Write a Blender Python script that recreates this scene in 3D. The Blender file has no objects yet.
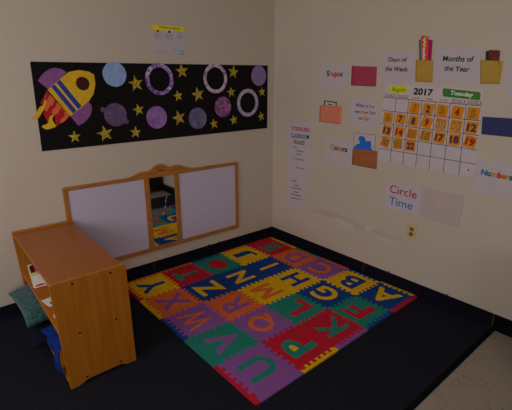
import bpy, bmesh, math, random
from mathutils import Vector, Matrix, noise
random.seed(7)
SC = bpy.context.scene
COL = SC.collection
SC.view_settings.view_transform = 'Standard'
SC.view_settings.look = 'None'
SC.view_settings.gamma = 1.0
SC.view_settings.use_curve_mapping = False
SC.view_settings.exposure = 0.0

# measured outlines on the two walls, in metres: left wall (x, z), right wall (-y, z)
D = {"shapes":[[0.58,1.708],[0.861,1.687],[0.869,1.498],[0.584,1.503]],
"shapes_t":[[0.647,1.606],[0.813,1.597],[0.646,1.649]],
"pink":[[0.897,1.675],[1.122,1.661],[1.128,1.522],[0.901,1.531]],
"pinkcard":[[0.966,1.679],[1.006,1.695],[1.054,1.697],[1.086,1.678],[1.09,1.64],[0.974,1.643]],
"orange":[[0.59,1.371],[0.825,1.369],[0.824,1.225],[0.591,1.229]],
"orangecard":[[0.636,1.411],[0.77,1.401],[0.773,1.337],[0.638,1.348]],
"weather":[[0.914,1.436],[1.148,1.427],[1.159,1.215],[0.911,1.223]],
"weather_t1":[[0.96,1.371],[1.128,1.366],[0.959,1.397]],
"weather_t2":[[0.953,1.324],[1.142,1.318],[0.952,1.35]],
"weather_t3":[[0.991,1.275],[1.102,1.272],[0.991,1.301]],
"colors":[[0.674,1.097],[0.956,1.102],[0.965,0.888],[0.674,0.883]],
"colors_t":[[0.724,1.008],[0.907,1.003],[0.722,1.054]],
"bluecard":[[0.963,1.17],[1.164,1.171],[1.172,1.016],[0.97,1.015]],
"blob":[[0.984,1.036],[0.991,1.077],[1.029,1.094],[1.01,1.12],[1.016,1.143],[1.037,1.15],[1.068,1.14],[1.082,1.114],[1.119,1.118],[1.133,1.088],[1.129,1.069],[1.148,1.039],[1.149,1.021],[0.984,1.016]],
"brown":[[0.961,1.044],[1.189,1.048],[1.196,0.908],[0.963,0.91]],
"rules1":[[0.213,1.219],[0.508,1.214],[0.487,0.708],[0.233,0.699]],
"rules2":[[0.231,0.69],[0.47,0.699],[0.459,0.406],[0.217,0.387]],
"rules_t1":[[0.251,1.133],[0.48,1.132],[0.25,1.168]],
"rules_t2":[[0.249,1.065],[0.481,1.068],[0.248,1.103]],
"rules_t3":[[0.291,1.01],[0.43,1.012],[0.29,1.045]],
"days":[[1.152,1.769],[1.413,1.748],[1.434,1.541],[1.171,1.554]],
"days_t1":[[1.213,1.694],[1.354,1.685],[1.21,1.722]],
"days_t2":[[1.193,1.63],[1.372,1.62],[1.19,1.662]],
"months":[[1.545,1.767],[1.824,1.739],[1.852,1.539],[1.571,1.551]],
"months_t1":[[1.605,1.678],[1.795,1.665],[1.6,1.71]],
"months_t2":[[1.622,1.621],[1.778,1.608],[1.618,1.651]],
"env1":[[1.422,1.694],[1.543,1.684],[1.554,1.548],[1.436,1.556]],
"cardO":[[1.44,1.838],[1.449,1.843],[1.482,1.837],[1.492,1.828],[1.512,1.652],[1.465,1.654]],
"cardB":[[1.428,1.812],[1.432,1.821],[1.462,1.818],[1.49,1.653],[1.451,1.654]],
"cardP":[[1.491,1.817],[1.522,1.81],[1.532,1.651],[1.508,1.652]],
"env2":[[1.835,1.673],[1.941,1.664],[1.961,1.536],[1.855,1.539]],
"env2flap":[[1.939,1.664],[1.961,1.66],[1.96,1.575],[1.961,1.536]],
"cardD1":[[1.857,1.723],[1.884,1.724],[1.903,1.638],[1.865,1.639]],
"cardD2":[[1.875,1.728],[1.935,1.721],[1.94,1.636],[1.887,1.638]],
"edge":[[1.979,1.689],[2.089,1.677],[2.124,1.455],[2.003,1.469]],
"blue":[[1.897,1.346],[2.196,1.344],[2.211,1.235],[1.907,1.241]],
"numbers":[[1.906,1.086],[2.15,1.078],[2.162,0.873],[1.907,0.878]],
"numbers_t":[[1.942,0.992],[2.119,0.984],[1.939,1.029]],
"circ":[[1.302,0.846],[1.576,0.84],[1.571,0.62],[1.295,0.623]],
"circ_t1":[[1.327,0.752],[1.543,0.746],[1.328,0.811]],
"circ_t2":[[1.33,0.659],[1.521,0.656],[1.332,0.72]],
"blank":[[1.582,0.841],[1.866,0.841],[1.859,0.613],[1.597,0.623]],
"outlet":[[1.504,0.543],[1.572,0.552],[1.574,0.438],[1.506,0.435]],
"cal":[[1.2,1.545],[1.878,1.505],[1.909,0.964],[1.203,0.978]],
"calgrid":[[1.204,1.447],[1.886,1.409],[1.909,0.964],[1.203,0.978]],
"august":[[1.249,1.533],[1.376,1.524],[1.377,1.473],[1.249,1.48]],
"august_t":[[1.26,1.492],[1.371,1.484],[1.259,1.522]],
"y_t":[[1.429,1.47],[1.567,1.461],[1.427,1.511]],
"tues":[[1.63,1.513],[1.865,1.489],[1.868,1.441],[1.635,1.461]],
"tues_t":[[1.681,1.473],[1.824,1.459],[1.679,1.499]],
"calcols":[[1.306,1.441],[1.406,1.436],[1.505,1.43],[1.598,1.424],[1.695,1.419],[1.795,1.414]],
"calrowsL":[[1.209,1.352],[1.212,1.263],[1.214,1.163],[1.214,1.077]],
"calrowsR":[[1.898,1.321],[1.908,1.23],[1.902,1.144],[1.898,1.041]],
"scuff":[[0.625,0.408],[0.846,0.408],[0.998,0.385],[1.146,0.417],[1.233,0.399],[1.283,0.362],[1.523,0.379]],
"poster":[[-2.052,1.673],[-0.082,1.71],[-0.083,1.137],[-2.066,1.114]],
"flyer":[[-1.214,1.957],[-0.944,1.966],[-0.954,1.76],[-1.227,1.758]],
"flyerhd":[[-1.214,1.957],[-0.944,1.966],[-0.946,1.93],[-1.216,1.919]],
"body":[[-1.978,1.505],[-1.861,1.333],[-1.786,1.383],[-1.728,1.428],[-1.691,1.475],[-1.671,1.539],[-1.672,1.602],[-1.705,1.621],[-1.722,1.624],[-1.772,1.63],[-1.835,1.616],[-1.895,1.569]],
"s1":[[-1.954,1.522],[-1.931,1.538],[-1.817,1.367],[-1.842,1.349]],
"s2":[[-1.919,1.549],[-1.895,1.567],[-1.781,1.396],[-1.805,1.375]],
"win":[[-1.797,1.544],[-1.712,1.544],[-1.749,1.589],[-1.76,1.498]],
"finA":[[-2.026,1.559],[-2.001,1.591],[-1.978,1.613],[-1.944,1.633],[-1.917,1.641],[-1.875,1.634],[-1.848,1.613],[-1.889,1.571],[-1.972,1.507]],
"finB":[[-1.861,1.333],[-1.818,1.266],[-1.782,1.282],[-1.752,1.305],[-1.724,1.339],[-1.712,1.375],[-1.714,1.396],[-1.729,1.426],[-1.786,1.383]],
"fl0":[[-1.984,1.497],[-1.865,1.338],[-1.883,1.317],[-1.905,1.298],[-1.928,1.288],[-1.939,1.314],[-1.959,1.338],[-1.968,1.35],[-1.998,1.362],[-2.015,1.374],[-2.001,1.416],[-2.013,1.44]],
"flR1":[[-2.032,1.417],[-2.02,1.443],[-1.997,1.456],[-1.99,1.489],[-1.981,1.494],[-1.967,1.472],[-1.986,1.448],[-2.0,1.423],[-2.016,1.416]],
"flR2":[[-2.024,1.361],[-1.996,1.373],[-1.982,1.401],[-1.96,1.408],[-1.945,1.441],[-1.93,1.425],[-1.946,1.394],[-1.964,1.381],[-1.98,1.339],[-2.007,1.301],[-2.014,1.324]],
"flR3":[[-1.958,1.344],[-1.935,1.354],[-1.921,1.382],[-1.907,1.387],[-1.892,1.369],[-1.9,1.335],[-1.925,1.313],[-1.934,1.285],[-1.952,1.273],[-1.959,1.304]],
"flY1":[[-2.095,1.333],[-2.066,1.356],[-2.045,1.392],[-2.017,1.413],[-2.002,1.445],[-1.995,1.429],[-2.005,1.401],[-2.026,1.369],[-2.06,1.326],[-2.086,1.325]],
"flY2":[[-2.044,1.277],[-2.008,1.293],[-1.995,1.323],[-1.98,1.341],[-1.963,1.347],[-1.975,1.316],[-1.966,1.29],[-1.958,1.271],[-1.992,1.258],[-2.024,1.256]],
"p1":[[-1.613,1.606],[-1.444,1.609],[-1.521,1.692],[-1.539,1.522]],
"p2":[[-1.632,1.332],[-1.471,1.325],[-1.544,1.412],[-1.562,1.243]],
"k1":[[-1.653,1.368],[-1.622,1.367],[-1.635,1.385],[-1.639,1.349]],
"k2":[[-1.494,1.278],[-1.461,1.276],[-1.476,1.296],[-1.479,1.258]],
"r1":[[-1.301,1.577],[-1.067,1.579],[-1.178,1.694],[-1.196,1.46]],
"r1i":[[-1.274,1.579],[-1.101,1.581],[-1.182,1.667],[-1.196,1.492]],
"p3":[[-1.315,1.298],[-1.145,1.29],[-1.224,1.38],[-1.238,1.207]],
"r2":[[-0.79,1.588],[-0.55,1.59],[-0.668,1.708],[-0.677,1.468]],
"r2i":[[-0.755,1.588],[-0.58,1.59],[-0.665,1.682],[-0.672,1.495]],
"r3":[[-0.446,1.384],[-0.197,1.378],[-0.323,1.502],[-0.325,1.259]],
"r3i":[[-0.412,1.384],[-0.234,1.379],[-0.323,1.472],[-0.325,1.289]],
"p4":[[-0.947,1.273],[-0.774,1.264],[-0.858,1.355],[-0.867,1.181]],
"p5":[[-0.686,1.356],[-0.513,1.35],[-0.598,1.44],[-0.603,1.264]],
"p6":[[-0.28,1.617],[-0.102,1.62],[-0.193,1.705],[-0.193,1.53]],
"stars":[[-1.377,1.545],[-1.374,1.356],[-1.642,1.199],[-1.413,1.192],[-0.988,1.64],[-1.034,1.452],[-1.038,1.28],[-0.848,1.461],[-0.481,1.644],[-0.508,1.475],[-0.699,1.213],[-0.486,1.235],[-0.152,1.475],[-0.161,1.251],[-1.851,1.192]],
"starsr":[[-1.371,1.603],[-1.37,1.401],[-1.635,1.258],[-1.408,1.238],[-0.985,1.697],[-1.031,1.496],[-1.034,1.342],[-0.845,1.523],[-0.48,1.701],[-0.507,1.522],[-0.698,1.258],[-0.485,1.282],[-0.152,1.52],[-0.161,1.297],[-1.846,1.234]],
"bd_out":[[-1.971,0.844],[-0.448,0.852],[-0.441,0.194],[-1.98,0.622]],
"bd_div":[[-1.37,0.846],[-1.328,0.849],[-1.101,0.842],[-1.054,0.84]],
"bd_crest":[[-1.456,0.854],[-1.401,0.872],[-1.325,0.877],[-1.276,0.911],[-1.227,0.922],[-1.179,0.9],[-1.144,0.884],[-1.09,0.901],[-1.051,0.895],[-0.986,0.867],[-0.912,0.86]],
"bd_in":[[-1.939,0.825],[-1.385,0.828],[-1.046,0.821],[-0.477,0.829],[-0.49,0.231],[-1.368,0.23],[-1.379,0.242],[-1.094,0.231]],
"seams":[[-1.352,0.101],[-0.103,0.074]],
"seamsR":[[1.157,0.097],[2.166,0.104]],
"bits":[[-0.677,0.112],[-0.802,0.109]],
"bitsR":[[1.391,0.117],[1.856,0.118]]}
LP1, LP2, LP3, LP4 = 7, 0, 23, 24
# ------------------------------------------------------------------ colour / materials
def s2l(c):
    return tuple(((v/255.0)/12.92 if v/255.0 <= 0.04045 else ((v/255.0+0.055)/1.055)**2.4) for v in c)
MATS = {}
def mat(name, rgb, rough=0.6, spec=0.3, var=0.08, scale=20.0, bump=0.0, bscale=200.0, metal=0.0, stretch=None, rgb2=None, sheen=0.0):
    """procedural principled material; rgb is linear albedo; noise mixes rgb with rgb2"""
    if name in MATS: return MATS[name]
    m = bpy.data.materials.new(name); m.use_nodes = True
    nt = m.node_tree; N = nt.nodes; Lk = nt.links
    b = N['Principled BSDF']
    b.inputs['Roughness'].default_value = rough
    b.inputs['Specular IOR Level'].default_value = spec
    b.inputs['Metallic'].default_value = metal
    if sheen: b.inputs['Sheen Weight'].default_value = sheen
    tc = N.new('ShaderNodeTexCoord'); mp = N.new('ShaderNodeMapping')
    Lk.new(tc.outputs['Object'], mp.inputs['Vector'])
    if stretch: mp.inputs['Scale'].default_value = stretch
    no = N.new('ShaderNodeTexNoise'); no.inputs['Scale'].default_value = scale; no.inputs['Detail'].default_value = 5
    Lk.new(mp.outputs['Vector'], no.inputs['Vector'])
    mx = N.new('ShaderNodeMix'); mx.data_type = 'RGBA'
    a = rgb if rgb2 else tuple(min(1, v*(1+var)) for v in rgb)
    c = rgb2 if rgb2 else tuple(v*(1-var) for v in rgb)
    mx.inputs['A'].default_value = (*a, 1); mx.inputs['B'].default_value = (*c, 1)
    rp = N.new('ShaderNodeValToRGB'); rp.color_ramp.elements[0].position = 0.35; rp.color_ramp.elements[1].position = 0.65
    Lk.new(no.outputs['Fac'], rp.inputs['Fac']); Lk.new(rp.outputs['Color'], mx.inputs['Factor'])
    Lk.new(mx.outputs['Result'], b.inputs['Base Color'])
    if bump:
        n2 = N.new('ShaderNodeTexNoise'); n2.inputs['Scale'].default_value = bscale; n2.inputs['Detail'].default_value = 3
        Lk.new(mp.outputs['Vector'], n2.inputs['Vector'])
        bp = N.new('ShaderNodeBump'); bp.inputs['Strength'].default_value = bump; bp.inputs['Distance'].default_value = 0.003
        Lk.new(n2.outputs['Fac'], bp.inputs['Height']); Lk.new(bp.outputs['Normal'], b.inputs['Normal'])
    MATS[name] = m
    return m

def C(r, g, b, k=4.4):
    """albedo from an sRGB colour as the dim photograph shows it, times k"""
    k = k if isinstance(k, tuple) else (k, k, k)
    return tuple(min(0.86, v*q) for v, q in zip(s2l((r, g, b)), k))

# ------------------------------------------------------------------ object helpers
def link(name, me, m=None, parent=None):
    o = bpy.data.objects.new(name, me); COL.objects.link(o)
    if m is not None:
        for x in (m if isinstance(m, (list, tuple)) else [m]): me.materials.append(x)
    if parent is not None: o.parent = parent
    return o
def obj(name, bm, m, parent=None, smooth=False):
    bmesh.ops.recalc_face_normals(bm, faces=bm.faces)
    me = bpy.data.meshes.new(name); bm.to_mesh(me); bm.free()
    if smooth:
        for p in me.polygons: p.use_smooth = True
    return link(name, me, m, parent)
def thing(name, label, cat, loc=(0, 0, 0), group=None):
    o = bpy.data.objects.new(name, None); COL.objects.link(o); o.location = loc
    o.empty_display_size = 0.05
    return tag(o, label, cat, group)
def tag(o, label, cat, group=None):
    o['label'] = label; o['category'] = cat
    if group: o['group'] = group
    return o
def struct(name, bm, m, parent=None):
    o = obj(name, bm, m, parent)
    if parent is None: o['kind'] = 'structure'
    return o
def box(bm, x0, x1, y0, y1, z0, z1, bev=0.0):
    vs = [bm.verts.new((x, y, z)) for x in (x0, x1) for y in (y0, y1) for z in (z0, z1)]
    f = [(0,1,3,2), (4,6,7,5), (0,4,5,1), (2,3,7,6), (0,2,6,4), (1,5,7,3)]
    fs = [bm.faces.new([vs[i] for i in q]) for q in f]
    if bev:
        es = list({e for ff in fs for e in ff.edges})
        bmesh.ops.bevel(bm, geom=es, offset=bev, segments=2, affect='EDGES', profile=0.6)
    return bm
def BX(*a, bev=0.0): return box(bmesh.new(), *a, bev=bev)
def prism(bm, pts, f, d0, d1):
    """pts 2D outline, f(u,v,d)->xyz"""
    a = [bm.verts.new(f(u, v, d0)) for u, v in pts]; b = [bm.verts.new(f(u, v, d1)) for u, v in pts]
    n = len(pts)
    bm.faces.new(a[::-1]); bm.faces.new(b)
    for i in range(n):
        j = (i+1) % n
        bm.faces.new((a[i], a[j], b[j], b[i]))
    return bm
def PR(pts, f, d0, d1): return prism(bmesh.new(), pts, f, d0, d1)
def ringb(bm, c, ro, ri, f, d0, d1, n=48):
    V = []
    for k in range(n):
        t = 2*math.pi*k/n; cs, sn = math.cos(t), math.sin(t)
        V.append([bm.verts.new(f(c[0]+r*cs, c[1]+r*sn, d)) for r, d in ((ri, d0), (ro, d0), (ro, d1), (ri, d1))])
    for k in range(n):
        A, B = V[k], V[(k+1) % n]
        for i in range(4):
            j = (i+1) % 4
            bm.faces.new((A[i], A[j], B[j], B[i]))
    return bm
def circ(c, rx, ry=None, n=40, wob=0.0, seed=0):
    ry = ry or rx
    return [(c[0]+rx*(1+wob*noise.noise(Vector((math.cos(t)*2, math.sin(t)*2, seed))))*math.cos(t),
             c[1]+ry*(1+wob*noise.noise(Vector((math.cos(t)*2, math.sin(t)*2, seed))))*math.sin(t))
            for t in (2*math.pi*k/n for k in range(n))]
def rounded(x0, x1, y0, y1, r, n=5):
    out = []
    for cx, cy, a0 in ((x1-r, y1-r, 0), (x0+r, y1-r, 90), (x0+r, y0+r, 180), (x1-r, y0+r, 270)):
        for k in range(n+1):
            a = math.radians(a0+90*k/n); out.append((cx+r*math.cos(a), cy+r*math.sin(a)))
    return out
def LW(u, z, d): return (u, -d, z)        # left wall: u = x
def RW(u, z, d): return (-d, -u, z)       # right wall: u = -y
def lerp(a, b, t): return (a[0]+(b[0]-a[0])*t, a[1]+(b[1]-a[1])*t)
def quadpt(q, s, t):                      # q = TL TR BR BL
    return lerp(lerp(q[0], q[1], s), lerp(q[3], q[2], s), t)
def grow(q, k):
    cx = sum(p[0] for p in q)/4; cy = sum(p[1] for p in q)/4
    return [(cx+(p[0]-cx)*k, cy+(p[1]-cy)*k) for p in q]

_tc = {}
def text_mesh(body, offset=0.0, colors=None, spacing=1.0):
    cu = bpy.data.curves.new('t', 'FONT'); cu.body = body; cu.size = 1.0; cu.offset = offset; cu.extrude = 0.5
    cu.resolution_u = 4; cu.space_character = spacing
    if colors:
        for i in range(len(body)): cu.body_format[i].material_index = colors[i]
        for _ in range(max(colors)+1): cu.materials.append(None)
    o = bpy.data.objects.new('t', cu); COL.objects.link(o)
    dg = bpy.context.evaluated_depsgraph_get(); dg.update()
    me = bpy.data.meshes.new_from_object(o.evaluated_get(dg))
    bpy.data.objects.remove(o); bpy.data.curves.remove(cu)
    return me
def capref():
    me = text_mesh('H'); h = max(v.co.y for v in me.vertices); return h
CAP = capref()
def text(name, body, p0, p1, cap, f, d, mats, parent, offset=0.0, colors=None, spacing=1.0, th=0.0006):
    """lettering from baseline start p0 to baseline end p1 (wall coords), cap height in metres"""
    me = text_mesh(body, offset, colors, spacing)
    x0 = min(v.co.x for v in me.vertices); x1 = max(v.co.x for v in me.vertices)
    X = Vector((p1[0]-p0[0], p1[1]-p0[1])); w = X.length; X /= w; Y = Vector((-X.y, X.x))
    sx = w/(x1-x0); sy = cap/(CAP+2*offset)
    for v in me.vertices:
        a = (v.co.x-x0)*sx; b = (v.co.y+offset)*sy; q = X*a+Y*b
        v.co = f(p0[0]+q.x, p0[1]+q.y, d+(th if v.co.z > 0 else 0))
    me.update()
    bm = bmesh.new(); bm.from_mesh(me); bmesh.ops.recalc_face_normals(bm, faces=bm.faces); bm.to_mesh(me); bm.free()
    me.name = name
    mats = mats if isinstance(mats, (list, tuple)) else [mats]
    if len(me.materials):
        for k in range(len(me.materials)): me.materials[k] = mats[min(k, len(mats)-1)]
        return link(name, me, None, parent)
    return link(name, me, mats, parent)
def word_bars(bm, p0, p1, h, f, d, seed, gap=0.18):
    """unreadably small print: a row of tiny word-length strokes"""
    rnd = random.Random(seed); L = Vector((p1[0]-p0[0], p1[1]-p0[1])); n = L.length; L /= n; Y = Vector((-L.y, L.x)); a = 0
    while a < n*0.97:
        w = min(rnd.uniform(1.2, 3.2)*h, n-a)
        q0 = Vector(p0)+L*a; q1 = q0+L*w
        prism(bm, [tuple(q0), tuple(q1), tuple(q1+Y*h), tuple(q0+Y*h)], f, d, d+0.0003)
        a += w+h*0.9
    return bm

# ------------------------------------------------------------------ materials
M_black = mat('black_paper', C(13, 11, 12, 3.2), 0.9, 0.05)
M_wood = mat('maple_wood', C(158, 92, 24, (1.5, 1.65, 1.4)), 0.38, 0.35, rgb2=C(146, 82, 18, (1.5, 1.6, 1.4)), scale=6, stretch=(9, 9, 0.7))
M_woodtop = mat('maple_veneer_top', C(150, 88, 50, (1.25, 1.22, .65)), 0.42, 0.35, rgb2=C(142, 82, 44, (1.25, 1.22, .65)), scale=5, stretch=(8, 0.8, 8))
M_edge = mat('maple_edge', C(170, 104, 34, 1.3), 0.35, 0.35, scale=8)
M_wooddark = mat('oak_frame_wood', C(140, 92, 42, (2.0, 2.05, 1.9)), 0.4, 0.35, scale=7, stretch=(1, 8, 8), rgb2=C(124, 76, 30, (2, 2.05, 1.9)))
M_paper = mat('white_paper', C(127, 118, 121, (3.15, 3.25, 3.45)), 0.75, 0.15, var=0.02)
M_cal = mat('calendar_vinyl', C(132, 124, 126, (3.1, 3.1, 3.3)), 0.5, 0.25, var=0.02)
M_ink = mat('black_ink', (0.012, 0.012, 0.014), 0.6, 0.1)
M_screw = mat('dark_screw', (0.03, 0.025, 0.02), 0.35, 0.5, metal=0.8)

# ------------------------------------------------------------------ setting
FZ = -0.006; H = 2.75; XL = -4.6; YB = -6.0
def wall_mat(name, base, dirt):
    m = bpy.data.materials.new(name); m.use_nodes = True
    nt = m.node_tree; N = nt.nodes; Lk = nt.links; b = N['Principled BSDF']
    b.inputs['Roughness'].default_value = 0.62; b.inputs['Specular IOR Level'].default_value = 0.25
    tc = N.new('ShaderNodeTexCoord')
    n1 = N.new('ShaderNodeTexNoise'); n1.inputs['Scale'].default_value = 1.6; n1.inputs['Detail'].default_value = 4
    Lk.new(tc.outputs['Object'], n1.inputs['Vector'])
    mx = N.new('ShaderNodeMix'); mx.data_type = 'RGBA'
    mx.inputs['A'].default_value = (*base, 1); mx.inputs['B'].default_value = (*[v*0.94 for v in base], 1)
    Lk.new(n1.outputs['Fac'], mx.inputs['Factor'])
    out = mx.outputs['Result']
    for (cx, cy, cz, rx, ry, rz, col, st) in dirt:      # worn patches with a shape of their own
        mp = N.new('ShaderNodeMapping'); mp.vector_type = 'TEXTURE'
        mp.inputs['Location'].default_value = (cx, cy, cz); mp.inputs['Scale'].default_value = (rx, ry, rz)
        Lk.new(tc.outputs['Object'], mp.inputs['Vector'])
        le = N.new('ShaderNodeVectorMath'); le.operation = 'LENGTH'; Lk.new(mp.outputs['Vector'], le.inputs[0])
        n2 = N.new('ShaderNodeTexNoise'); n2.inputs['Scale'].default_value = 30; n2.inputs['Detail'].default_value = 4
        Lk.new(tc.outputs['Object'], n2.inputs['Vector'])
        ad = N.new('ShaderNodeMath'); ad.operation = 'MULTIPLY_ADD'; ad.inputs[1].default_value = 1.0; Lk.new(n2.outputs['Fac'], ad.inputs[0]); Lk.new(le.outputs['Value'], ad.inputs[2])
        mr = N.new('ShaderNodeMapRange'); mr.inputs['From Min'].default_value = 1.0; mr.inputs['From Max'].default_value = 1.5
        mr.inputs['To Min'].default_value = st; mr.inputs['To Max'].default_value = 0
        Lk.new(ad.outputs['Value'], mr.inputs['Value'])
        m2 = N.new('ShaderNodeMix'); m2.data_type = 'RGBA'; m2.inputs['B'].default_value = (*col, 1)
        Lk.new(mr.outputs['Result'], m2.inputs['Factor']); Lk.new(out, m2.inputs['A']); out = m2.outputs['Result']
    Lk.new(out, b.inputs['Base Color'])
    n3 = N.new('ShaderNodeTexNoise'); n3.inputs['Scale'].default_value = 60; Lk.new(tc.outputs['Object'], n3.inputs['Vector'])
    bp = N.new('ShaderNodeBump'); bp.inputs['Strength'].default_value = 0.12; bp.inputs['Distance'].default_value = 0.002
    Lk.new(n3.outputs['Fac'], bp.inputs['Height']); Lk.new(bp.outputs['Normal'], b.inputs['Normal'])
    return m
WALLC = (0.70, 0.607, 0.52)
smear = (0.50, 0.40, 0.33); patch = (0.70, 0.66, 0.66)
M_wallR = wall_mat('cream_paint_right', WALLC, [
    (0, -0.80, 0.425, 0.3, 0.34, 0.035, smear, 0.4), (0, -1.20, 0.40, 0.3, 0.40, 0.03, smear, 0.28),
    (0, -0.95, 0.385, 0.3, 0.10, 0.035, patch, 0.75), (0, -0.87, 0.405, 0.3, 0.05, 0.03, patch, 0.8),
    (0, -1.17, 0.41, 0.3, 0.055, 0.035, patch, 0.8), (0, -1.33, 0.365, 0.3, 0.16, 0.025, patch, 0.4)])
M_wallL = wall_mat('cream_paint_left', WALLC, [(-1.28, 0, 0.145, 0.07, 0.3, 0.03, patch, 0.6)])
M_ceil = mat('ceiling_paint', (0.7, 0.68, 0.64), 0.8, 0.1)
struct('wall_left', BX(XL, 0.1, 0, 0.1, FZ-0.1, H), M_wallL)
struct('wall_right', BX(0, 0.1, YB, 0, FZ-0.1, H), M_wallR)
struct('wall_back', BX(XL-0.1, 0.1, YB-0.1, YB, FZ-0.1, H), M_wallL)
struct('wall_side', BX(XL-0.1, XL, YB, 0.1, FZ-0.1, H), M_wallL)
struct('ceiling', BX(XL-0.1, 0.1, YB-0.1, 0.1, H, H+0.1), M_ceil)

# speckled vinyl tile floor
mf = bpy.data.materials.new('speckled_vinyl_tile'); mf.use_nodes = True
N = mf.node_tree.nodes; Lk = mf.node_tree.links; b = N['Principled BSDF']
b.inputs['Roughness'].default_value = 0.45; b.inputs['Specular IOR Level'].default_value = 0.3
tc = N.new('ShaderNodeTexCoord')
base = None
n0 = N.new('ShaderNodeTexNoise'); n0.inputs['Scale'].default_value = 3; Lk.new(tc.outputs['Object'], n0.inputs['Vector'])
mx = N.new('ShaderNodeMix'); mx.data_type = 'RGBA'; mx.inputs['A'].default_value = (0.40, 0.33, 0.275, 1); mx.inputs['B'].default_value = (0.33, 0.27, 0.225, 1)
Lk.new(n0.outputs['Fac'], mx.inputs['Factor']); out = mx.outputs['Result']
for sc, th, col in ((70, 0.20, (0.05, 0.035, 0.03)), (110, 0.24, (0.17, 0.09, 0.05)), (55, 0.13, (0.13, 0.12, 0.13))):
    vo = N.new('ShaderNodeTexVoronoi'); vo.inputs['Scale'].default_value = sc; Lk.new(tc.outputs['Object'], vo.inputs['Vector'])
    n4 = N.new('ShaderNodeTexNoise'); n4.inputs['Scale'].default_value = sc*0.11; Lk.new(tc.outputs['Object'], n4.inputs['Vector'])
    gt = N.new('ShaderNodeMath'); gt.operation = 'LESS_THAN'; gt.inputs[1].default_value = th; Lk.new(vo.outputs['Distance'], gt.inputs[0])
    g2 = N.new('ShaderNodeMath'); g2.operation = 'GREATER_THAN'; g2.inputs[1].default_value = 0.55; Lk.new(n4.outputs['Fac'], g2.inputs[0])
    mu = N.new('ShaderNodeMath'); mu.operation = 'MULTIPLY'; Lk.new(gt.outputs[0], mu.inputs[0]); Lk.new(g2.outputs[0], mu.inputs[1])
    m2 = N.new('ShaderNodeMix'); m2.data_type = 'RGBA'; m2.inputs['B'].default_value = (*col, 1)
    Lk.new(mu.outputs[0], m2.inputs['Factor']); Lk.new(out, m2.inputs['A']); out = m2.outputs['Result']
mp = N.new('ShaderNodeMapping'); mp.inputs['Location'].default_value = (0.605, 2.19, 0); Lk.new(tc.outputs['Object'], mp.inputs['Vector'])
br = N.new('ShaderNodeTexBrick'); br.offset = 0; br.inputs['Scale'].default_value = 1; br.inputs['Brick Width'].default_value = 0.6096; br.inputs['Row Height'].default_value = 0.6096
br.inputs['Mortar Size'].default_value = 0.0016; br.inputs['Mortar Smooth'].default_value = 0.2
Lk.new(mp.outputs['Vector'], br.inputs['Vector'])
m3 = N.new('ShaderNodeMix'); m3.data_type = 'RGBA'; m3.inputs['B'].default_value = (0.16, 0.12, 0.10, 1)
Lk.new(br.outputs['Fac'], m3.inputs['Factor']); Lk.new(out, m3.inputs['A'])
Lk.new(m3.outputs['Result'], b.inputs['Base Color'])
struct('floor', BX(XL-0.1, 0.1, YB-0.1, 0.1, FZ-0.1, FZ), mf)

# carpet with its dark edging
M_carpet = mat('navy_loop_carpet', (0.0110, 0.0115, 0.0180), 1.0, 0.03, rgb2=(0.0230, 0.0230, 0.0330), scale=160, bump=0.9, bscale=260)
M_rubber = mat('black_vinyl', (0.006, 0.0058, 0.008), 0.9, 0.05, scale=5)
CY = -2.192
car = thing('carpet', 'dark navy loop-pile carpet covering the corner up to the speckled tile floor', 'carpet', (-2.3, -1.1, FZ))
def sub(o, p):
    o.parent = p; o.matrix_parent_inverse = p.matrix_world.inverted() if False else Matrix.Translation(-p.location); return o
sub(obj('pile', BX(XL, 0, CY+0.03, 0, FZ, 0), M_carpet), car)
e = sub(obj('edge_strip', BX(XL, 0, CY, CY+0.0295, FZ, -0.0015, bev=0.001), M_rubber), car); e['label'] = 'black edging strip'

# cove baseboards
M_base = mat('navy_black_cove_base', (0.0080, 0.0080, 0.0170), 0.85, 0.06, scale=4)
M_seam = mat('seam_glue', (0.16, 0.11, 0.06), 0.7, 0.2)
HB = 0.1013
def cove(f, u0, u1, hb, z0):
    prof = [(0, z0), (0.016, z0), (0.016, z0+0.002), (0.007, z0+0.011), (0.0045, z0+0.02), (0.004, hb-0.003), (0.002, hb), (0, hb)]
    bm = bmesh.new(); A = [bm.verts.new(f(u0, z, d)) for d, z in prof]; B = [bm.verts.new(f(u1, z, d)) for d, z in prof]
    bm.faces.new(A); bm.faces.new(B[::-1])
    for i in range(len(prof)):
        j = (i+1) % len(prof); bm.faces.new((A[i], B[i], B[j], A[j]))
    return bm
bl = struct('baseboard_left', cove(LW, XL, 0, HB, 0), M_base)
brd = struct('baseboard_right', cove(RW, 0.0, 2.1655, HB, 0), M_base)
brd2 = struct('baseboard_right', cove(RW, 2.1675, -YB, HB, FZ), M_rubber)
def seam(f, u, parent, hb=HB, w=0.0011):
    return obj('glue_seam', prism(bmesh.new(), [(u-w, 0.004), (u+w, 0.004), (u+w, hb), (u-w, hb)], f, 0.0, 0.0052), M_seam, parent)
for u in (-1.352, -0.10): seam(LW, u, bl)
seam(RW, 1.157, brd); seam(RW, 2.1665, brd, HB, 0.0018)
M_rust = mat('rusty_brown', (0.12, 0.06, 0.03), 0.7, 0.2)
k = 0
for f, lst, par in ((LW, D['bits'], bl), (RW, D['bitsR'], brd)):
    for u, z in lst:
        bm = bmesh.new(); prism(bm, circ((u, HB+0.003), 0.009, 0.006, 8, 0.6, k), f, 0, 0.006); obj('glue_lump', bm, M_rust, par); k += 1

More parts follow.
